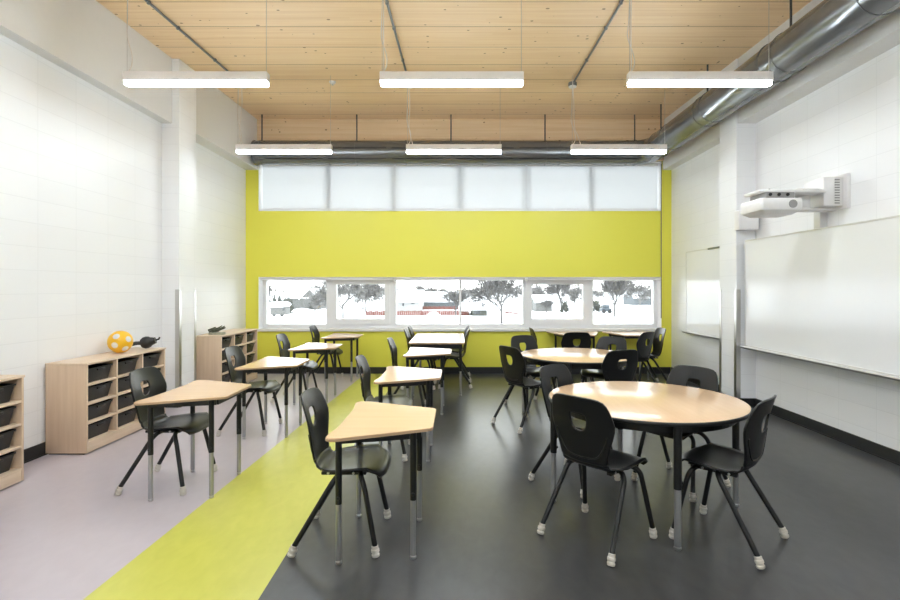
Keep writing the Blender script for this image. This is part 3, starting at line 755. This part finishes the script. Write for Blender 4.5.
# ------------------------------------------------------------------ outdoors
GZ = -2.6
def G(px, py):
    d = (EYE-GZ)*F/(py-VY); return Vector(((px-VX)*d/F, d, GZ))
m = MB(); rows = []
for j in range(30):
    y = YB+.4+ (j/29)**1.6*420; rows.append([((i/24-.5)*2*(40+y*1.1), y, GZ+(.0 if y < 45 else random.uniform(-.12, .12))) for i in range(25)])
m.grid(rows); struct(m.build('snow_ground', M['snow']))
def bare_tree(name, h, spread, levels, seed, mat, nb=4, up=.25, rmin=.03, dec=(.66, .88)):
    rnd = random.Random(seed); m = MB()
    def grow(p, d, ln, r, lev):
        q = p+d*ln; mid = p+d*ln*.5+Vector((rnd.uniform(-1, 1), rnd.uniform(-1, 1), 0))*ln*.05
        r = max(r, rmin); m.tube([p, mid, q], [r, max(rmin, r*.85), max(rmin*.8, r*.65)], 5 if lev > 2 else 3, cap=False)
        if lev == 0: return
        for k in range(nb + (1 if lev == levels else 0)):
            a = rnd.uniform(0, 2*PI); tl = rnd.uniform(.35, .95)*spread
            u = d.orthogonal().normalized(); u = Matrix.Rotation(a, 3, d) @ u
            nd = (d*math.cos(tl)+u*math.sin(tl)+Vector((0, 0, up*rnd.random()))).normalized()
            st = p.lerp(q, rnd.uniform(.55, 1.0)); grow(st, nd, ln*rnd.uniform(*dec), r*.58, lev-1)
    grow(Vector((0, 0, -.05)), Vector((0, 0, 1)), h*.27, h*.018, levels)
    return m.build(name, mat, smooth=False)
t_dense = bare_tree('bare_tree', 6.5, 1.0, 5, 3, M['bark'], 4, .3, .026)
t_fan = bare_tree('bare_tree', 6.5, .85, 4, 5, M['bark'], 5, .45, .03)
t_pale = bare_tree('bare_tree', 6.5, 1.1, 5, 11, M['bark2'], 4, .15, .034)
def put(o, loc, rz, sc, label, group=None):
    o.location = loc; o.rotation_euler = (0, 0, rz); o.scale = (sc,)*3; return tag(o, label, 'tree', group)
GT = 'bare trees in the snow'
put(t_dense, G(501.8, 324), .3, 1.3, 'large bare frosted tree in the snow, right of centre in the windows', GT)
put(t_fan, G(455.7, 322), 0, .85, 'bare tree with fanning branches by the red fence', GT)
put(t_pale, G(343, 319), 0, 1.2, 'pale frosted tree at the left of the first opening window', GT)
put(t_pale.copy(), G(366, 313), 1.2, 1.3, 'pale frosted tree before the end of the red fence', GT)
put(t_fan.copy(), G(614.8, 317), 2.1, 1.3, 'bare tree forking low in the rightmost window', GT)
put(t_fan.copy(), G(561, 312.5), 4.0, 1.35, 'bare tree in the middle of the right opening window', GT)
put(t_fan.copy(), G(546.5, 318), 3.0, .55, 'small bare tree at the left of the right opening window', GT)
put(t_pale.copy(), G(640, 309), 3.0, 1.1, 'tall frosted tree at the right edge of the rightmost window', GT)
put(t_dense.copy(), G(326, 309), 3.0, .62, 'dark bare tree right of the grey house', GT)
put(t_pale.copy(), G(530, 309), 2.0, 1.0, 'pale frosted tree left of the right opening window', GT)
put(t_pale.copy(), G(585, 309.5), 5.0, 1.0, 'pale frosted tree between the two rightmost windows', GT)
put(t_pale.copy(), G(470, 308), 5.5, .9, 'pale frosted tree behind the red fence end', GT)
for o in (COL.objects[:]):
    pass
linked = {o.name for o in COL.objects}
for o in list(bpy.data.objects):
    if o.name not in linked and o.name.startswith('bare_tree'): COL.objects.link(o)
rnd = random.Random(4)
for k in range(34):
    o = (t_pale if k % 3 else t_dense).copy(); COL.objects.link(o); o.name = 'distant_tree'
    px = 262+k*12+rnd.uniform(-5, 5); d = 150+(k%4)*17+rnd.uniform(0, 5); sc = rnd.uniform(.75, 1.1)
    o.location = ((px-VX)*d/F, d, GZ); o.rotation_euler = (0, 0, rnd.uniform(0, 6)); o.scale = (sc*1.4, sc*1.4, sc*.98)
    tag(o, 'distant frosted tree in the line along the horizon', 'tree', 'distant trees on the horizon')
def house(label, px0, px1, pyb, pyw, pyr, mat, gable_px=None, roofmat='snow', name='house', ddepth=8, win=()):
    """walls from px0..px1 standing at pyb with wall height to pyw and ridge at pyr"""
    a = G(px0, pyb); d = a.y; sc = d/F; W = (px1-px0)*sc; hw = (pyb-pyw)*sc; hr = (pyb-pyr)*sc
    r = empty(name, (a.x, d, GZ)); tag(r, label, 'house')
    m = MB(); m.box((0, 0, -.2), (W, ddepth, hw)); 
    if gable_px is not None:      # gable on the front between gable_px and px1
        gx0 = (gable_px-px0)*sc
        m.prism([(gx0, -.02), (W, -.02), (W, .2), (gx0, .2)], -.2, hw)
        v = [m._v(c) for c in ((gx0, -.02, hw), (W, -.02, hw), ((gx0+W)/2, -.02, hr))]; m._f(v)
    m.build('walls', M[mat], r, smooth=False)
    m = MB(); ov = .35
    if gable_px is not None:
        cx = (gx0+W)/2
        for sx, xe in ((-1, gx0-ov), (1, W+ov)):
            m.grid([[(cx, -ov, hr+.25), (xe, -ov, hw-.15)], [(cx, ddepth+ov, hr+.25), (xe, ddepth+ov, hw-.15)]])
            m.grid([[(cx, -ov, hr+.0), (xe, -ov, hw-.4)], [(cx, -ov, hr+.25), (xe, -ov, hw-.15)]])
        m.grid([[(-ov, -ov, hw-.05), (cx, -ov, hw-.05)], [(-ov, ddepth/2, hr+.2), (cx, ddepth/2, hr+.2)], [(-ov, ddepth+ov, hw-.05), (cx, ddepth+ov, hw-.05)]])
    else:
        m.grid([[(-ov, -ov, hw-.05), (W+ov, -ov, hw-.05)], [(-ov, ddepth/2, hr), (W+ov, ddepth/2, hr)], [(-ov, ddepth+ov, hw-.05), (W+ov, ddepth+ov, hw-.05)]])
        m.grid([[(-ov, -ov, hw-.3), (W+ov, -ov, hw-.3)], [(-ov, -ov, hw-.05), (W+ov, -ov, hw-.05)]])
    m.build('roof', M[roofmat], r, smooth=False)
    for (qx0, qy0, qx1, qy1) in win:
        m = MB(); m.box(((qx0-px0)*sc, -.08, (pyb-qy1)*sc), ((qx1-px0)*sc, -.01, (pyb-qy0)*sc)); m.build('window', M['darkglass'], r, smooth=False)
house('grey gabled house with a snowy roof in the leftmost window', 284, 319, 309, 298, 289.5, 'siding', 301)
house('white house with snowy roof in the third window from the left', 397, 421, 311, 301, 290, 'white_siding', win=((402.5, 301, 404, 306), (411, 301.5, 414.5, 304)))
house('long low blue grey house behind the red fences', 421, 459, 309, 300.6, 292, 'bluegrey')
house('red walled house beside the large bare tree', 461, 469, 315, 309, 306, 'redwood', win=())
house('low house with pale windows behind the large bare tree', 472, 487, 315.5, 308, 304, 'hedge', win=((474, 309, 480, 314),))
house('snow roofed house in the rightmost window', 634, 652, 305, 297, 290, 'bluegrey', win=((638, 295, 646, 300),))
house('small grey house behind trees in the right opening window', 536, 552, 312, 301, 295, 'siding')
def fence(label, pa, pb, h):
    a, b = G(*pa), G(*pb); r = empty('board_fence', a); tag(r, label, 'fence')
    v = b-a; ang = math.atan2(v.y, v.x); r.rotation_euler = (0, 0, ang); Ln = v.length
    m = MB(); nbd = int(Ln/.3)
    for k in range(nbd): m.box((k*.3, 0, .05), (k*.3+.28, .04, h+.04*((k*7) % 3)))
    m.build('boards', M['redwood'], r, smooth=False)
    for k in range(int(Ln/4)+1): m = MB(); m.box((k*4, .04, 0), (k*4+.12, .16, h+.1)); m.build('post', M['redwood'], r, smooth=False)
fence('long low red board fence in the third window from the left', (366, 316), (461, 315.5), .68)
fence('red board fence further back before the blue grey house', (421, 310), (459, 310), .62)
fence('low red fence beyond the trunk of the large bare tree', (505, 313.5), (519, 314.5), .25)
# snowed-in box truck
a = G(270, 316.2); sc = a.y/F; r = empty('box_truck', a); tag(r, 'snow covered box truck at the left of the leftmost window', 'truck')
m = MB(); m.box((0, 0, .22), (15*sc, 2.3, 8.5*sc), .05); m.build('cargo_box', M['siding'], r)
m = MB(); m.box((-.6, -.4, 8.5*sc), (15.6*sc, 3.0, 14*sc), .5); m.build('snow_cap', M['snow'], r)
m = MB(); m.box((12.8*sc, -.03, 5.4*sc), (14.4*sc, .0, 8*sc)); m.build('window', M['darkglass'], r)
for x in (3.5, 11.5): m = MB(); m.lathe([(.25, 0), (.25, .25)], (x*sc, .1, .25), 14, 'Y'); m.build('wheel', M['base'], r)
a = G(602, 313.5); sc = a.y/F; r = empty('parked_car', a); tag(r, 'dark parked car behind the tree trunk in the rightmost window', 'car')
m = MB(); m.box((0, 0, .3), (10*sc, 1.7, .85), .15); m.box((1.8*sc, .15, .8), (8.6*sc, 1.55, 1.4), .25); m.build('body', M['carp'], r)
m = MB(); m.box((2.2*sc, .1, 1.36), (8.2*sc, 1.6, 1.5), .05); m.build('snow_cover', M['snow'], r)
for x in (2, 8): m = MB(); m.lathe([(.32, 0), (.32, .22)], (x*sc, .0, .32), 14, 'Y'); m.build('wheel', M['base'], r)
def hedge(label, px, py, w, h, seed, name='snowy_bush', mat='hedge'):
    rnd = random.Random(seed); m = MB()
    for k in range(90):
        a = rnd.uniform(0, 2*PI); el = rnd.uniform(.1, 1.3); d = Vector((math.cos(a)*math.cos(el)*w, math.sin(a)*math.cos(el)*w, math.sin(el)*h))*rnd.uniform(.5, 1)
        c = d; rr = rnd.uniform(.12, .28)
        m.tube([c*.35, c*.7, c], [.03, rr*.5, .02], 4)
    o = m.build(name, M[mat], smooth=False); o.location = G(px, py); tag(o, label, 'bush', 'frosted bushes')
hedge('dark frosted bush between the truck and the grey house', 288.5, 314, 1.0, 3.2, 1)
hedge('frosted hedge behind the snow covered truck', 277, 310, 2.4, 3.6, 2)
hedge('dark frosted bush right of the grey house wall', 315, 309, 1.6, 3.4, 3)
hedge('frosted bush at the left of the rightmost window', 596, 312, 1.5, 2.6, 5)
hedge('frosted bush right of the bare tree in the right opening window', 564, 313, 1.0, 2.6, 6)
m = MB(); m.lathe([(1.0, 0), (.9, .3), (.6, .55), (.25, .68), (.03, .7)], (0, 0, 0), 20)
o = m.build('snow_pile', M['snow']); o.location = G(433.5, 316.8); tag(o, 'heap of snow against the red fence', 'snow pile')
m = MB(); m.lathe([(1.7, 0), (1.5, .25), (1.0, .45), (.4, .55), (.03, .58)], (0, 0, 0), 20)
o = m.build('snow_pile', M['snow']); o.location = G(302, 311.5); tag(o, 'heap of snow in front of the grey house', 'snow pile')

# ------------------------------------------------------------------ light and camera
w = bpy.data.worlds.new('overcast'); S.world = w; w.use_nodes = True
nt = w.node_tree; bg = nt.nodes['Background']
tc = N(nt, 'ShaderNodeTexCoord'); sp_ = N(nt, 'ShaderNodeSeparateXYZ'); L(nt, tc.outputs['Generated'], sp_.inputs[0])
L(nt, mix_col(nt, ramp(nt, sp_.outputs[2], 0, .8), (1, 1, 1), (.88, .94, 1)), bg.inputs[0])
bg.inputs[1].default_value = 2.6
def portal(z0, z1):
    l = bpy.data.lights.new('window_portal', 'AREA'); l.shape = 'RECTANGLE'; l.size = OX1-OX0; l.size_y = z1-z0; l.cycles.is_portal = True
    o = bpy.data.objects.new('window_portal', l); COL.objects.link(o); o.location = ((OX0+OX1)/2, YB+WT+.02, (z0+z1)/2); o.rotation_euler = (-PI/2, 0, 0)
portal(LZ0, LZ1); portal(UZ0, UZ1)
cam = bpy.data.cameras.new('camera'); co = bpy.data.objects.new('camera', cam); COL.objects.link(co)
co.location = (0, 0, EYE); co.rotation_euler = (PI/2, 0, 0)
cam.sensor_fit = 'HORIZONTAL'; cam.sensor_width = 36; cam.lens = F/900*36
cam.shift_x = (450-VX)/900; cam.shift_y = -(300-VY)/900; cam.clip_start = .05; cam.clip_end = 1000
S.camera = co
S.view_settings.view_transform = 'Standard'; S.view_settings.look = 'None'; S.view_settings.gamma = 1; S.view_settings.use_curve_mapping = False
S.view_settings.exposure = 1.08
S.cycles.diffuse_bounces = 6; S.cycles.max_bounces = 12; S.cycles.transparent_max_bounces = 12
